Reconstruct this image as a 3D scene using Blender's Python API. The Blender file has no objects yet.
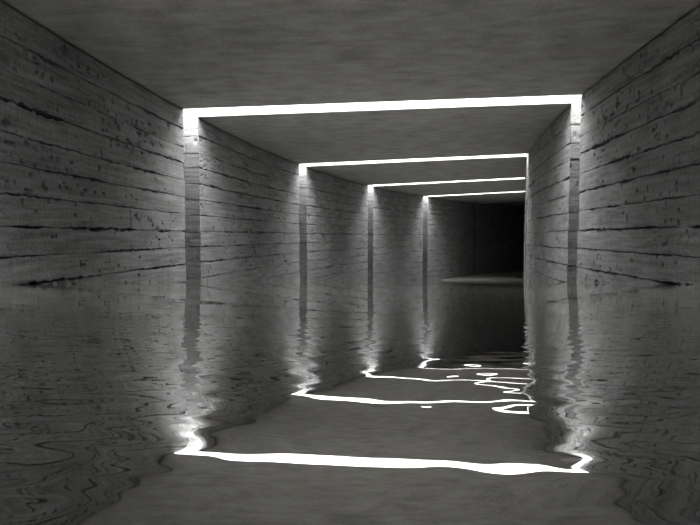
import bpy, math
import numpy as np
from mathutils import Matrix

sc = bpy.context.scene
COL = sc.collection

# ------------------------------------------------------------------ measures
U = 1.5                       # metres per tunnel unit (eye to ceiling)
FPX = 488.9                   # focal length in pixels of a 700 px wide frame
S1, D, SLOT, W = 2.3213, 2.9608, 0.2704, 2.9651   # first slot, bay pitch, slot width, tunnel width
X0, Y0, TH0, K0, K1 = -1.4891, 1.5744, 0.02656, 0.04445, 0.05225
FLOOR = -1.14                 # floor height under the eye (units)
PITCH_TUNNEL = math.atan((262.5 - 236.8) / FPX)   # optical axis below the tunnel's own level
PITCH_CAM = math.atan((279.0 - 262.5) / FPX)      # optical axis above the water's level
EYE = 0.025 * U               # eye above the water
RAMP = PITCH_TUNNEL + PITCH_CAM                   # the tunnel climbs out of the water
M = Matrix.Translation((0, 0, EYE)) @ Matrix.Rotation(RAMP, 4, 'X')
Mn = np.array(M)
NICHE = 0.20                  # depth of the wall niches (units)
SLOTH = 0.21                  # height of the ceiling slots (units)
KMIN, KMAX = -3, 7            # slots -3..7 exist; 0 is just above the frame

# ------------------------------------------------------------------ the tunnel's curve
_s = np.arange(-9.5, 27.0, 0.004)
_k = np.where(_s < S1, K0, K1)
_th = np.concatenate([[0], np.cumsum(_k[:-1] * 0.004)])
_i0 = int(np.argmin(abs(_s)))
_th = _th - _th[_i0] + TH0
_x = np.concatenate([[0], np.cumsum(np.sin(_th[:-1]) * 0.004)])
_y = np.concatenate([[0], np.cumsum(np.cos(_th[:-1]) * 0.004)])
_x = _x - _x[_i0] + X0
_y = _y - _y[_i0] + Y0
def curve(s):
    return np.interp(s, _s, _x), np.interp(s, _s, _y), np.interp(s, _s, _th)
def slot(k):
    return S1 + k * D

# ------------------------------------------------------------------ noise
def _h(ix, iy, seed):
    n = (ix.astype(np.int64) * 374761393 + iy.astype(np.int64) * 668265263 + seed * 974711) & 0x7fffffff
    n = ((n ^ (n >> 13)) * 1274126177) & 0x7fffffff
    n = (n ^ (n >> 16)) & 0xffff
    return n / 65535.0
def vnoise(x, y, seed=0):
    ix, iy = np.floor(x), np.floor(y)
    fx, fy = x - ix, y - iy
    fx, fy = fx * fx * (3 - 2 * fx), fy * fy * (3 - 2 * fy)
    a, b = _h(ix, iy, seed), _h(ix + 1, iy, seed)
    c, e = _h(ix, iy + 1, seed), _h(ix + 1, iy + 1, seed)
    return (a + (b - a) * fx) * (1 - fy) + (c + (e - c) * fx) * fy
def fbm(x, y, seed=0, oct=4):
    t, amp, tot = 0, 1.0, 0
    for o in range(oct):
        t = t + amp * vnoise(x * 2 ** o, y * 2 ** o, seed + o * 17); tot += amp; amp *= 0.55
    return t / tot

# ------------------------------------------------------------------ mesh helpers
def link_mesh(name, verts, faces, mat, parent=None, kind=None, smooth=True, uv=None):
    """verts: (n,3) in tunnel units; carried into the world by M."""
    v = np.asarray(verts, float) * U
    v = v @ Mn[:3, :3].T + Mn[:3, 3]
    me = bpy.data.meshes.new(name)
    me.from_pydata(v.tolist(), [], [tuple(f) for f in faces])
    if smooth:
        me.polygons.foreach_set('use_smooth', [True] * len(me.polygons))
        me.set_sharp_from_angle(angle=math.radians(32))
    if uv is not None:
        lay = me.uv_layers.new(name='along')
        li = np.zeros(len(me.loops), dtype=np.int32)
        me.loops.foreach_get('vertex_index', li)
        lay.data.foreach_set('uv', np.asarray(uv, np.float32)[li].ravel())
    me.materials.append(mat)
    me.update()
    o = bpy.data.objects.new(name, me)
    COL.objects.link(o)
    if parent:
        o.parent = parent
    if kind:
        o['kind'] = kind
    return o

class MB:
    def __init__(s):
        s.v, s.f, s.uv, s.n = [], [], [], 0
    def grid(s, P, uv, flip=False):
        """P: (rows, cols, 3)"""
        r, c, _ = P.shape
        s.v.append(P.reshape(-1, 3)); s.uv.append(uv.reshape(-1, 2))
        i = np.arange(r * c).reshape(r, c) + s.n
        q = np.stack([i[:-1, :-1], i[:-1, 1:], i[1:, 1:], i[1:, :-1]], -1).reshape(-1, 4)
        if flip:
            q = q[:, ::-1]
        s.f.append(q); s.n += r * c
    def build(s, name, mat, parent=None, kind=None, smooth=True):
        return link_mesh(name, np.concatenate(s.v), np.concatenate(s.f).tolist(), mat, parent, kind, smooth,
                         np.concatenate(s.uv))

# ------------------------------------------------------------------ materials
def nodes_of(name):
    m = bpy.data.materials.new(name); m.use_nodes = True
    nt = m.node_tree; nt.nodes.clear()
    return m, nt, nt.nodes, nt.links
def N(nt, t, **kw):
    n = nt.nodes.new(t)
    for k, v in kw.items():
        if k in n.inputs:
            n.inputs[k].default_value = v
        else:
            setattr(n, k, v)
    return n
def concrete(name, dark, light, grain_scale, streak, bump, rough=0.85, pores=0.0):
    """board-marked concrete: mottled tone, grain along the board, small bug holes."""
    m, nt, nd, lk = nodes_of(name)
    out = N(nt, 'ShaderNodeOutputMaterial'); bs = N(nt, 'ShaderNodeBsdfPrincipled')
    bs.inputs['Roughness'].default_value = rough
    bs.inputs['Specular IOR Level'].default_value = 0.25
    uv = N(nt, 'ShaderNodeUVMap', uv_map='along')
    def stretched(sx, sy, scale, detail=5, rgh=0.6):
        mp = N(nt, 'ShaderNodeMapping'); mp.inputs['Scale'].default_value = (sx, sy, 1)
        lk.new(uv.outputs['UV'], mp.inputs['Vector'])
        t = N(nt, 'ShaderNodeTexNoise'); t.inputs['Scale'].default_value = scale
        t.inputs['Detail'].default_value = detail; t.inputs['Roughness'].default_value = rgh
        lk.new(mp.outputs['Vector'], t.inputs['Vector'])
        return t.outputs['Fac']
    mott = stretched(1, 1.6, 1.6)                   # large mottling
    grain = stretched(streak[0], streak[1], grain_scale)   # streaks of the formwork
    cross = stretched(60, 3, 1.0, 2)                # fine cross marks of the saw
    fine = stretched(1, 1, 38, 4, 0.7)
    def mixf(a, b, f):
        x = N(nt, 'ShaderNodeMix', data_type='FLOAT'); x.inputs[0].default_value = f
        lk.new(a, x.inputs[2]); lk.new(b, x.inputs[3]); return x.outputs[0]
    t = mixf(mixf(mott, grain, 0.62), mixf(cross, fine, 0.7), 0.38)
    cr = N(nt, 'ShaderNodeValToRGB')
    cr.color_ramp.elements[0].position = 0.41; cr.color_ramp.elements[0].color = (*dark, 1)
    cr.color_ramp.elements[1].position = 0.60; cr.color_ramp.elements[1].color = (*light, 1)
    lk.new(t, cr.inputs[0]); lk.new(cr.outputs[0], bs.inputs['Base Color'])
    h = mixf(mixf(grain, fine, 0.5), cross, 0.25)
    if pores:
        mp = N(nt, 'ShaderNodeMapping'); mp.inputs['Scale'].default_value = (1.0, 1.5, 1)
        lk.new(uv.outputs['UV'], mp.inputs['Vector'])
        vo = N(nt, 'ShaderNodeTexVoronoi'); vo.inputs['Scale'].default_value = 16
        lk.new(mp.outputs['Vector'], vo.inputs['Vector'])
        gate = stretched(1, 1.2, 5, 1)
        rad = N(nt, 'ShaderNodeMapRange'); rad.inputs[1].default_value = 0.52; rad.inputs[2].default_value = 0.75
        rad.inputs[3].default_value = 0.0; rad.inputs[4].default_value = 0.22
        lk.new(gate, rad.inputs[0])
        lt = N(nt, 'ShaderNodeMath', operation='LESS_THAN')
        lk.new(vo.outputs['Distance'], lt.inputs[0]); lk.new(rad.outputs[0], lt.inputs[1])
        sb = N(nt, 'ShaderNodeMath', operation='MULTIPLY_ADD')
        lk.new(lt.outputs[0], sb.inputs[0]); sb.inputs[1].default_value = -pores; lk.new(h, sb.inputs[2])
        h = sb.outputs[0]
    bp = N(nt, 'ShaderNodeBump'); bp.inputs['Strength'].default_value = bump; bp.inputs['Distance'].default_value = 0.02
    lk.new(h, bp.inputs['Height']); lk.new(bp.outputs[0], bs.inputs['Normal'])
    lk.new(bs.outputs[0], out.inputs[0])
    return m

mat_wall = concrete('board_marked_concrete', (0.125, 0.125, 0.128), (0.335, 0.335, 0.336), 3.0, (0.8, 9), 0.45, pores=1.2)
mat_ceiling = concrete('smooth_ceiling_concrete', (0.185, 0.182, 0.173), (0.34, 0.335, 0.318), 3.0, (2.5, 1.0), 0.3, pores=0.3)
mat_floor = concrete('floor_concrete', (0.24, 0.24, 0.225), (0.34, 0.34, 0.32), 3.0, (1, 1), 0.3)

def plain(name, colour, rough=0.5):
    m, nt, nd, lk = nodes_of(name)
    out = N(nt, 'ShaderNodeOutputMaterial'); bs = N(nt, 'ShaderNodeBsdfPrincipled')
    t = N(nt, 'ShaderNodeTexNoise'); t.inputs['Scale'].default_value = 30
    mr = N(nt, 'ShaderNodeMapRange'); mr.inputs[3].default_value = rough - .05; mr.inputs[4].default_value = rough + .05
    lk.new(t.outputs['Fac'], mr.inputs[0]); lk.new(mr.outputs[0], bs.inputs['Roughness'])
    bs.inputs['Base Color'].default_value = (*colour, 1)
    lk.new(bs.outputs[0], out.inputs[0])
    return m
def lamp(name, colour, strength):
    m, nt, nd, lk = nodes_of(name)
    out = N(nt, 'ShaderNodeOutputMaterial'); e = N(nt, 'ShaderNodeEmission')
    e.inputs[0].default_value = (*colour, 1); e.inputs[1].default_value = strength
    lk.new(e.outputs[0], out.inputs[0])
    return m
mat_white = plain('white_reflector', (0.5, 0.5, 0.495), 0.6)
mat_lit = lamp('lit_diffuser', (1.0, 0.995, 0.975), 3.0)
mat_niche_fill = lamp('niche_fill_glow', (1.0, 0.995, 0.985), 4.0)  # glow for the added end panels over the niches
for _m in (mat_lit, mat_niche_fill):
    _m.cycles.emission_sampling = 'NONE'      # the lamp under each diffuser does the lighting
mat_unlit = plain('unlit_diffuser', (0.6, 0.6, 0.58), 0.4)

def water_material():
    m, nt, nd, lk = nodes_of('still_flood_water')
    out = N(nt, 'ShaderNodeOutputMaterial')
    geo = N(nt, 'ShaderNodeNewGeometry')
    sep = N(nt, 'ShaderNodeSeparateXYZ'); lk.new(geo.outputs['Position'], sep.inputs[0])
    def math_(op, a, b=None, c=None):
        n = N(nt, 'ShaderNodeMath', operation=op)
        for i, v in enumerate((a, b, c)):
            if v is None: continue
            if isinstance(v, (int, float)): n.inputs[i].default_value = v
            else: lk.new(v, n.inputs[i])
        return n.outputs[0]
    def band(y0, y1, y2, y3):
        def step(a, b):
            mr = N(nt, 'ShaderNodeMapRange', interpolation_type='SMOOTHSTEP')
            mr.inputs[1].default_value = a; mr.inputs[2].default_value = b
            lk.new(sep.outputs['Y'], mr.inputs[0]); return mr.outputs[0]
        up = step(y0, y1)
        dn = math_('SUBTRACT', 1.0, step(y2, y3))
        return math_('MULTIPLY', up, dn)
    def field(lx, ly, seed, detail=1.0):
        mp = N(nt, 'ShaderNodeMapping'); mp.inputs['Scale'].default_value = (1 / lx, 1 / ly, 1)
        mp.inputs['Location'].default_value = (seed * 7.3, seed * 3.1, seed)
        lk.new(geo.outputs['Position'], mp.inputs[0])
        t = N(nt, 'ShaderNodeTexNoise'); t.inputs['Scale'].default_value = 1.0
        t.inputs['Detail'].default_value = detail; t.inputs['Roughness'].default_value = 0.5
        lk.new(mp.outputs[0], t.inputs['Vector'])
        return math_('SUBTRACT', t.outputs['Fac'], 0.5)
    sx = sy = None
    for (bnd, lx, ly, ax, ay, seed) in RIPPLES:
        b = band(*bnd)
        fx = math_('MULTIPLY', math_('MULTIPLY', field(lx, ly, seed), b), ax)
        fy = math_('MULTIPLY', math_('MULTIPLY', field(lx * 3.2, ly * 1.2, seed + 5), b), ay)
        sx = fx if sx is None else math_('ADD', sx, fx)
        sy = fy if sy is None else math_('ADD', sy, fy)
    cmb = N(nt, 'ShaderNodeCombineXYZ'); lk.new(sx, cmb.inputs[0]); lk.new(sy, cmb.inputs[1]); cmb.inputs[2].default_value = 1
    nrm = N(nt, 'ShaderNodeVectorMath', operation='NORMALIZE'); lk.new(cmb.outputs[0], nrm.inputs[0])
    gl = N(nt, 'ShaderNodeBsdfGlossy'); gl.inputs['Color'].default_value = (0.99, 0.985, 0.98, 1)
    gl.inputs['Roughness'].default_value = 0.0
    lk.new(nrm.outputs[0], gl.inputs['Normal'])
    df = N(nt, 'ShaderNodeBsdfDiffuse'); df.inputs['Color'].default_value = (0.56, 0.553, 0.54, 1)  # pale diffuse added to bounce fill light onto ceiling and walls
    mx = N(nt, 'ShaderNodeMixShader'); 
    dot = N(nt, 'ShaderNodeVectorMath', operation='DOT_PRODUCT')
    lk.new(geo.outputs['Incoming'], dot.inputs[0]); lk.new(nrm.outputs[0], dot.inputs[1])
    fr = N(nt, 'ShaderNodeMapRange', interpolation_type='SMOOTHSTEP')   # mirror-like at low angles, pale fill bounce when looked into
    fr.inputs[1].default_value = 0.42; fr.inputs[2].default_value = 0.80
    fr.inputs[3].default_value = 0.985; fr.inputs[4].default_value = 0.15
    lk.new(math_('ABSOLUTE', dot.outputs['Value']), fr.inputs[0]); lk.new(fr.outputs[0], mx.inputs[0])
    lk.new(df.outputs[0], mx.inputs[1]); lk.new(gl.outputs[0], mx.inputs[2])
    lk.new(mx.outputs[0], out.inputs[0])
    return m
# (band of distance along the tunnel in m), wave length across, wave length along, slope across, slope along, seed
RIPPLES = [
    ((-9, -8, 0.28, 0.75), 0.026, 0.0100, 0.160, 0.0025, 14),
    ((0.12, 0.17, 0.30, 0.70), 0.040, 0.0120, 0.060, 0.0030, 11),
    ((-9, -8, 0.16, 0.45), 0.055, 0.030, 0.090, 0.0048, 27),
    ((0.30, 0.70, 3.0, 8.0), 0.10, 0.03, 0.050, 0.0016, 3),
    ((2.0, 5.0, 40, 60), 0.5, 0.2, 0.02, 0.0005, 4),
]
mat_water = water_material()

# ------------------------------------------------------------------ board-marked panels
SEAMS = [0.848, 0.706, 0.583, 0.447, 0.316, 0.184, 0.046, -0.086, -0.217, -0.352, -0.487, -0.62, -0.755, -0.888, -1.02]
HEAVY_L = [.0050, .0040, .0062, .0054, .0064, .0036, .0058, .0042, .0062, .004, .004, .004, .004, .004, .004]
HEAVY_R = [.0062, .0036, .0068, .0055, .0062, .0040, .0062, .0050, .0068, .004, .004, .004, .004, .004, .004]
rng = np.random.default_rng(11)

def panel(mb, mapf, us, ztop, heavy, seed, step, seam_depth=0.08, rough=1.0, joint=None, uv_off=0.0, shift=3.1, top_gap=True, flip=False):
    """a concrete face of boards; mapf(u, z, n) -> (…,3); n out of the wall, in units"""
    us = np.asarray(us, float)
    extra = ztop - 1.0
    edges = [(ztop, 0.012 if top_gap else 0.0)] + [(z, h) for z, h in zip(SEAMS, heavy)] + [(FLOOR - 0.12, 0.0)]
    # lips of each seam
    lips = []
    for i, (z, h) in enumerate(edges):
        if 0 < i < len(edges) - 1:
            low = fbm(us * 1.3, us * 0 + i * 3.7, seed, 3)
            hw = 1.28 * h * np.clip(1.1 * (low - 0.5) + 0.66 + 1.3 * (vnoise(us * 6, us * 0 + i, seed + 3) - 0.5), 0.28, 1.4)
            wander = 0.010 * (fbm(us * 0.9, us * 0 + i * 9.1, seed + 50, 2) - 0.5) + 0.004 * (vnoise(us * 7, us * 0 + i, seed + 60) - .5)
            j1 = hw * np.clip(2.6 * fbm(us * 48, us * 0 + i * 2.3, seed + 7, 2) - 0.45, 0.03, 3)
            j2 = hw * np.clip(3.0 * fbm(us * 40, us * 0 + i * 5.3, seed + 9, 2) - 0.55, 0.03, 3)
            chip = np.clip(fbm(us * 11, us * 0 + i * 1.7, seed + 21, 2) - 0.70, 0, 1) * 0.03 * rough * min(1, h / .005)
            mid = z + wander
        else:
            mid = us * 0 + z; j1 = j2 = us * 0 + h; chip = us * 0
        lips.append((mid, mid + j1, mid - j2 - chip))
    for i in range(len(edges) - 1):
        topmid, _, toplip = lips[i]
        botmid, botlip, _ = lips[i + 1]
        nv = max(3, int(round((edges[i][0] - edges[i + 1][0]) / step)) + 1)
        f = np.linspace(0, 1, nv)[:, None]
        Z = toplip[None] * (1 - f) + botlip[None] * f
        Ug = np.broadcast_to(us[None], Z.shape)
        off = 0.0042 * (_h(np.array([i]), np.array([3]), seed)[0] - 0.5) * 2 * rough
        n = off + 0.004 * rough * (fbm(Ug * 1.1, Z * 5, seed + 31, 2) - 0.5) + 0.0045 * rough * (fbm(Ug * 9, Z * 14, seed + 33, 3) - 0.5)
        # bug holes: real dents with ragged rims
        pitn = fbm(Ug * 34, Z * 52, seed + 41, 2)
        gate = fbm(Ug * 2.2, Z * 3.2, seed + 43, 2)
        dent = np.clip((pitn - (0.99 - 0.36 * gate)) * 14, 0, 1)
        n = n - 0.022 * rough * dent * (1 - np.exp(-(np.minimum(np.abs(Z - toplip[None]), np.abs(Z - botlip[None])) / 0.010) ** 2))
        # crumbled rim next to heavy seams
        dt = np.abs(Z - toplip[None]); db = np.abs(Z - botlip[None])
        rim = np.exp(-np.minimum(dt, db) / 0.006)
        n = n - 0.006 * rough * rim * np.clip(fbm(Ug * 16, Z * 16, seed + 44, 2) - 0.45, 0, 1) * 2
        if joint is not None and joint[1] == i:
            n = n - 0.03 * (np.abs(Ug - joint[0]) < 0.0035)
        Z = np.concatenate([topmid[None], Z[:1], Z, Z[-1:], botmid[None]])
        deep = us[None] * 0 - seam_depth
        dtop = deep if (i or top_gap) else n[:1]
        # a seam of no width is closed, not a slit
        n = np.concatenate([dtop, dtop, n, deep, deep])
        Ug = np.broadcast_to(us[None], Z.shape)
        P = mapf(Ug, Z, n)
        uv = np.stack([Ug * U + uv_off + shift * i, Z * U], -1)
        mb.grid(P, uv, flip)

def wall_map(side):
    def f(s, z, n):
        x, y, t = curve(s)
        o = n if side == 'L' else W - n
        return np.stack([x + o * np.cos(t), y - o * np.sin(t), z], -1)
    return f
def jamb_map(side, s0, facing):
    """u runs into the wall, n along the tunnel towards -facing"""
    x, y, t = curve(s0)
    def f(u, z, n):
        o = -u if side == 'L' else W + u
        return np.stack([x + o * np.cos(t) + facing * n * np.sin(t), y - o * np.sin(t) + facing * n * np.cos(t), z], -1)
    return f
def back_map(side):
    def f(s, z, n):
        x, y, t = curve(s)
        o = -NICHE + n if side == 'L' else W + NICHE - n
        return np.stack([x + o * np.cos(t), y - o * np.sin(t), z], -1)
    return f

def empty(name, at, kind=None):
    o = bpy.data.objects.new(name, None); COL.objects.link(o)
    o.empty_display_size = 0.2
    if kind: o['kind'] = kind
    return o

S_LO, S_HI = slot(KMIN) - 0.4, slot(KMAX) + 0.9
SEAM_TOP = 1.0
for side, name, heavy in (('L', 'wall_left', HEAVY_L), ('R', 'wall_right', HEAVY_R)):
    wall = empty(name, None, 'structure')
    bounds = [(S_LO, slot(KMIN))] + [(slot(k) + SLOT, slot(k + 1)) for k in range(KMIN, KMAX)] + [(slot(KMAX) + SLOT, S_HI)]
    for bi, (a, b) in enumerate(bounds):
        k = bi + KMIN - 1          # bay lies after slot k
        step = 0.0065 if k == -1 else (0.009 if k == 0 else (0.016 if k in (1, 2) else 0.05))
        us = np.linspace(a, b, max(6, int((b - a) / step)))
        joint = None
        if side == 'L' and k == -1:
            uj = 1.546; joint = (uj, 6)
            us = np.sort(np.concatenate([us, [uj - .0045, uj - .0034, uj + .0034, uj + .0045]]))
        mb = MB()
        panel(mb, wall_map(side), us, 1.0, heavy, 100 + bi * 7 + (0 if side == 'L' else 531), step * 1.7, joint=joint,
              uv_off=(0 if side == 'L' else 40), flip=(side == 'L'))
        mb.build('board_panel', mat_wall, wall)
    for k in range(KMIN, KMAX + 1):
        near = k in (0, 1, 2)
        mb = MB()
        sd = 900 + 13 * k + (0 if side == 'L' else 77)
        st = 0.008 if near else 0.02
        ud = np.linspace(0, NICHE, int(NICHE / st) + 2)
        ub = np.linspace(slot(k), slot(k) + SLOT, int(SLOT / st) + 2)
        hv = [h * 0.55 for h in heavy]
        kw = dict(seam_depth=0.02, rough=0.45, shift=0.0, top_gap=False)
        panel(mb, jamb_map(side, slot(k) + SLOT, -1), ud, 1.0 + SLOTH + 0.04, hv, sd, 0.02, uv_off=11 + k, flip=(side == 'R'), **kw)
        panel(mb, jamb_map(side, slot(k), 1), ud, 1.0 + SLOTH + 0.04, hv, sd + 1, 0.02, uv_off=17 + k, flip=(side == 'L'), **kw)
        panel(mb, back_map(side), ub, 1.0 + SLOTH + 0.04, hv, sd + 2, 0.02, uv_off=23 + k, flip=(side == 'L'), **kw)
        r = mb.build('light_niche', mat_wall, wall)

# ------------------------------------------------------------------ slabs that follow the curve
def slab(mb, s0, s1, o0, o1, z0, z1, ds=0.15, do=0.25):
    """closed curved box between s0..s1, offsets o0..o1, heights z0..z1 (units)"""
    ss = np.linspace(s0, s1, max(2, int(abs(s1 - s0) / ds) + 1)); oo = np.linspace(o0, o1, max(2, int(abs(o1 - o0) / do) + 1))
    zz = np.array([z0, z1])
    def pt(s, o, z):
        s, o, z = np.broadcast_arrays(s, o, z)
        x, y, t = curve(s)
        return np.stack([x + o * np.cos(t), y - o * np.sin(t), z], -1), np.stack([s * U + 0 * o, o * U], -1)
    for z, fl in ((z0, False), (z1, True)):
        P, uv = pt(ss[None, :], oo[:, None], z); mb.grid(P, uv, not fl)
    for o, fl in ((o0, True), (o1, False)):
        P, _ = pt(ss[None, :], o, zz[:, None]); S, Z = np.meshgrid(ss, zz); mb.grid(P, np.stack([S * U, Z * U], -1), fl)
    for s, fl in ((s0, False), (s1, True)):
        P, _ = pt(s, oo[None, :], zz[:, None]); O, Z = np.meshgrid(oo, zz); mb.grid(P, np.stack([O * U, Z * U], -1), fl)

ceil = empty('ceiling', None, 'structure')
bounds = [(S_LO, slot(KMIN))] + [(slot(k) + SLOT, slot(k + 1)) for k in range(KMIN, KMAX)] + [(slot(KMAX) + SLOT, S_HI)]
for a, b in bounds:
    mb = MB(); slab(mb, a, b, -0.0, W + 0.0, 1.0, 1.0 + SLOTH + 0.06)
    # shoulders that bear on the walls
    slab(mb, a, b, -NICHE - .06, -0.0, 1.004, 1.0 + SLOTH + 0.06)
    slab(mb, a, b, W + 0.0, W + NICHE + .06, 1.004, 1.0 + SLOTH + 0.06)
    mb.build('ceiling_slab', mat_ceiling, ceil, smooth=False)

mb = MB(); slab(mb, S_LO, S_HI, -NICHE - .06, W + NICHE + .06, FLOOR - 0.2, FLOOR)
mb.build('floor', mat_floor, None, 'structure', smooth=False)
mb = MB(); slab(mb, S_LO - 0.12, S_LO, -NICHE - .06, W + NICHE + .06, FLOOR - 0.2, 1.0 + SLOTH + .06)
mb.build('rear_light_cap', mat_wall, None, 'structure', smooth=False)  # unseen cap behind the eye, added to keep the light in
mb = MB(); slab(mb, S_HI, S_HI + 0.12, -NICHE - .06, W + NICHE + .06, FLOOR - 0.2, 1.0 + SLOTH + .06)
mb.build('wall_far', mat_wall, None, 'structure', smooth=False)

# ------------------------------------------------------------------ strip lights let into the ceiling slots
LABELS = {
    -3: 'recessed white strip light in the ceiling farthest behind the viewer',
    -2: 'recessed white strip light in the ceiling well behind the viewer',
    -1: 'recessed white strip light in the ceiling just behind the viewer',
    0: 'recessed white strip light in the ceiling overhead, above the top of the picture',
    1: 'glowing white strip light across the ceiling, nearest and widest of the lit strips',
    2: 'second glowing ceiling strip light, ending at the thin bright sliver on the right wall',
    3: 'third glowing ceiling strip light from the viewer, right end behind the curved wall',
    4: 'thinnest and farthest glowing ceiling strip light, last before the dark',
    5: 'unlit strip light in the ceiling slot at the edge of the black tunnel end',
    6: 'unlit strip light in the ceiling, deep in the black tunnel end',
    7: 'unlit strip light in the ceiling at the very end of the black tunnel',
}
STRIP_W, STRIP_SPREAD, END_W = 112.0, 160, 14.0
for k in range(KMIN, KMAX + 1):
    idx = k + 1                                   # LABELS index: slot(0) is the nearest strip in view
    if idx not in LABELS:
        continue
    a, b = slot(k) + 0.002, slot(k) + SLOT - 0.002
    o0, o1 = -NICHE + 0.004, W + NICHE - 0.004
    root = empty('strip_light', None)
    x, y, t = curve(slot(k) + SLOT / 2)
    p = M @ Matrix.Translation((U * (x + W / 2 * math.cos(t)), U * (y - W / 2 * math.sin(t)), U * 1.0))
    root.location = p.translation
    root['label'] = LABELS[idx]; root['category'] = 'ceiling light'
    root['group'] = 'strip lights let into the ceiling'
    inv = Matrix.Translation(-p.translation)
    th = 0.006
    zt = 1.0 + SLOTH
    hb = MB()
    slab(hb, a, a + th, 0.004, W - 0.004, 1.003, zt, ds=1)
    slab(hb, b - th, b, 0.004, W - 0.004, 1.003, zt, ds=1)
    slab(hb, a, b, o0, o1, zt, zt + 0.02, ds=1)
    h = hb.build('reflector_channel', mat_white, root, smooth=False)
    db = MB(); slab(db, a + th + .004, b - th - .004, 0.004, W - .004, zt - 0.012, zt - 0.001, ds=1)
    dd = db.build('diffuser', mat_lit if idx <= 4 else mat_unlit, root, smooth=False)
    ends = []
    for q0, q1 in ((o0 + .01, -0.004), (W + 0.004, o1 - .01)):  # added end panels above the niches, to brighten the jambs
        eb = MB(); slab(eb, a + th + .004, b - th - .004, q0, q1, zt - 0.012, zt - 0.001, ds=1)
        ends.append(eb.build('niche_fill_panel', mat_niche_fill if idx <= 4 else mat_unlit, root, smooth=False))
    for c in [h, dd] + ends:
        c.data.transform(inv)
    if -1 <= idx <= 4:
        for nm, q0, q1, watts, spread in (('strip_lamp', 0.006, W - 0.006, STRIP_W, STRIP_SPREAD),
                                          ('niche_fill_lamp', o0 + .012, -0.006, END_W, 180),  # added fill lamps, lift the niche jambs but not the adjoining walls
                                          ('niche_fill_lamp', W + 0.006, o1 - .012, END_W, 180)):
            la = bpy.data.lights.new(nm, 'AREA'); la.shape = 'RECTANGLE'
            la.size = (q1 - q0) * U; la.size_y = (b - a - 2 * th - .012) * U
            la.energy = watts; la.spread = math.radians(spread); la.color = (1.0, 0.995, 0.98)
            lo = bpy.data.objects.new(nm, la); COL.objects.link(lo); lo.parent = root
            q = (q0 + q1) / 2
            T = M @ (Matrix.Translation((U * (x + q * math.cos(t)), U * (y - q * math.sin(t)), U * (zt - 0.016)))
                     @ Matrix.Rotation(-t, 4, 'Z'))
            lo.matrix_local = inv @ T

# ------------------------------------------------------------------ water
ys = np.concatenate([np.linspace(-14, 0, 15), np.linspace(0.5, 24, 48)])
def water():
    me = bpy.data.meshes.new('water')
    S = np.linspace(S_LO, S_HI, 120)
    L = []
    for s in S:
        x, y, t = curve(s)
        row = []
        for o in np.linspace(-NICHE - .04, W + NICHE + .04, 12):
            v = Mn[:3, :3] @ np.array([U * (x + o * math.cos(t)), U * (y - o * math.sin(t)), 0]) + Mn[:3, 3]
            row.append((v[0], v[1], 0.0))
        L.append(row)
    verts = [p for r in L for p in r]
    f = [(i * 12 + j, i * 12 + j + 1, (i + 1) * 12 + j + 1, (i + 1) * 12 + j) for i in range(119) for j in range(11)]
    # only the part that lies over the sunken floor and a little past the shore
    me.from_pydata(verts, [], f)
    me.materials.append(mat_water); me.update()
    o = bpy.data.objects.new('water', me); COL.objects.link(o); o['kind'] = 'structure'
water()

# ------------------------------------------------------------------ world, camera, view
w = bpy.data.worlds.new('dark'); sc.world = w; w.use_nodes = True
w.node_tree.nodes['Background'].inputs[0].default_value = (0, 0, 0, 1)
w.node_tree.nodes['Background'].inputs[1].default_value = 0.0

cam = bpy.data.cameras.new('camera'); co = bpy.data.objects.new('camera', cam); COL.objects.link(co)
cam.sensor_width = 36; cam.lens = FPX / 700 * 36
cam.clip_start = 0.005; cam.clip_end = 200
co.location = (0, 0, EYE)
co.rotation_euler = (math.pi / 2 + PITCH_CAM, 0, 0)
sc.camera = co

sc.view_settings.view_transform = 'Standard'
sc.view_settings.look = 'None'
sc.view_settings.gamma = 1
sc.view_settings.use_curve_mapping = False
sc.view_settings.exposure = 0.0
sc.cycles.use_denoising = True
sc.cycles.max_bounces = 16
sc.cycles.diffuse_bounces = 8
sc.cycles.glossy_bounces = 6
sc.cycles.caustics_reflective = False
sc.cycles.use_adaptive_sampling = False
sc.cycles.sample_clamp_indirect = 8.0
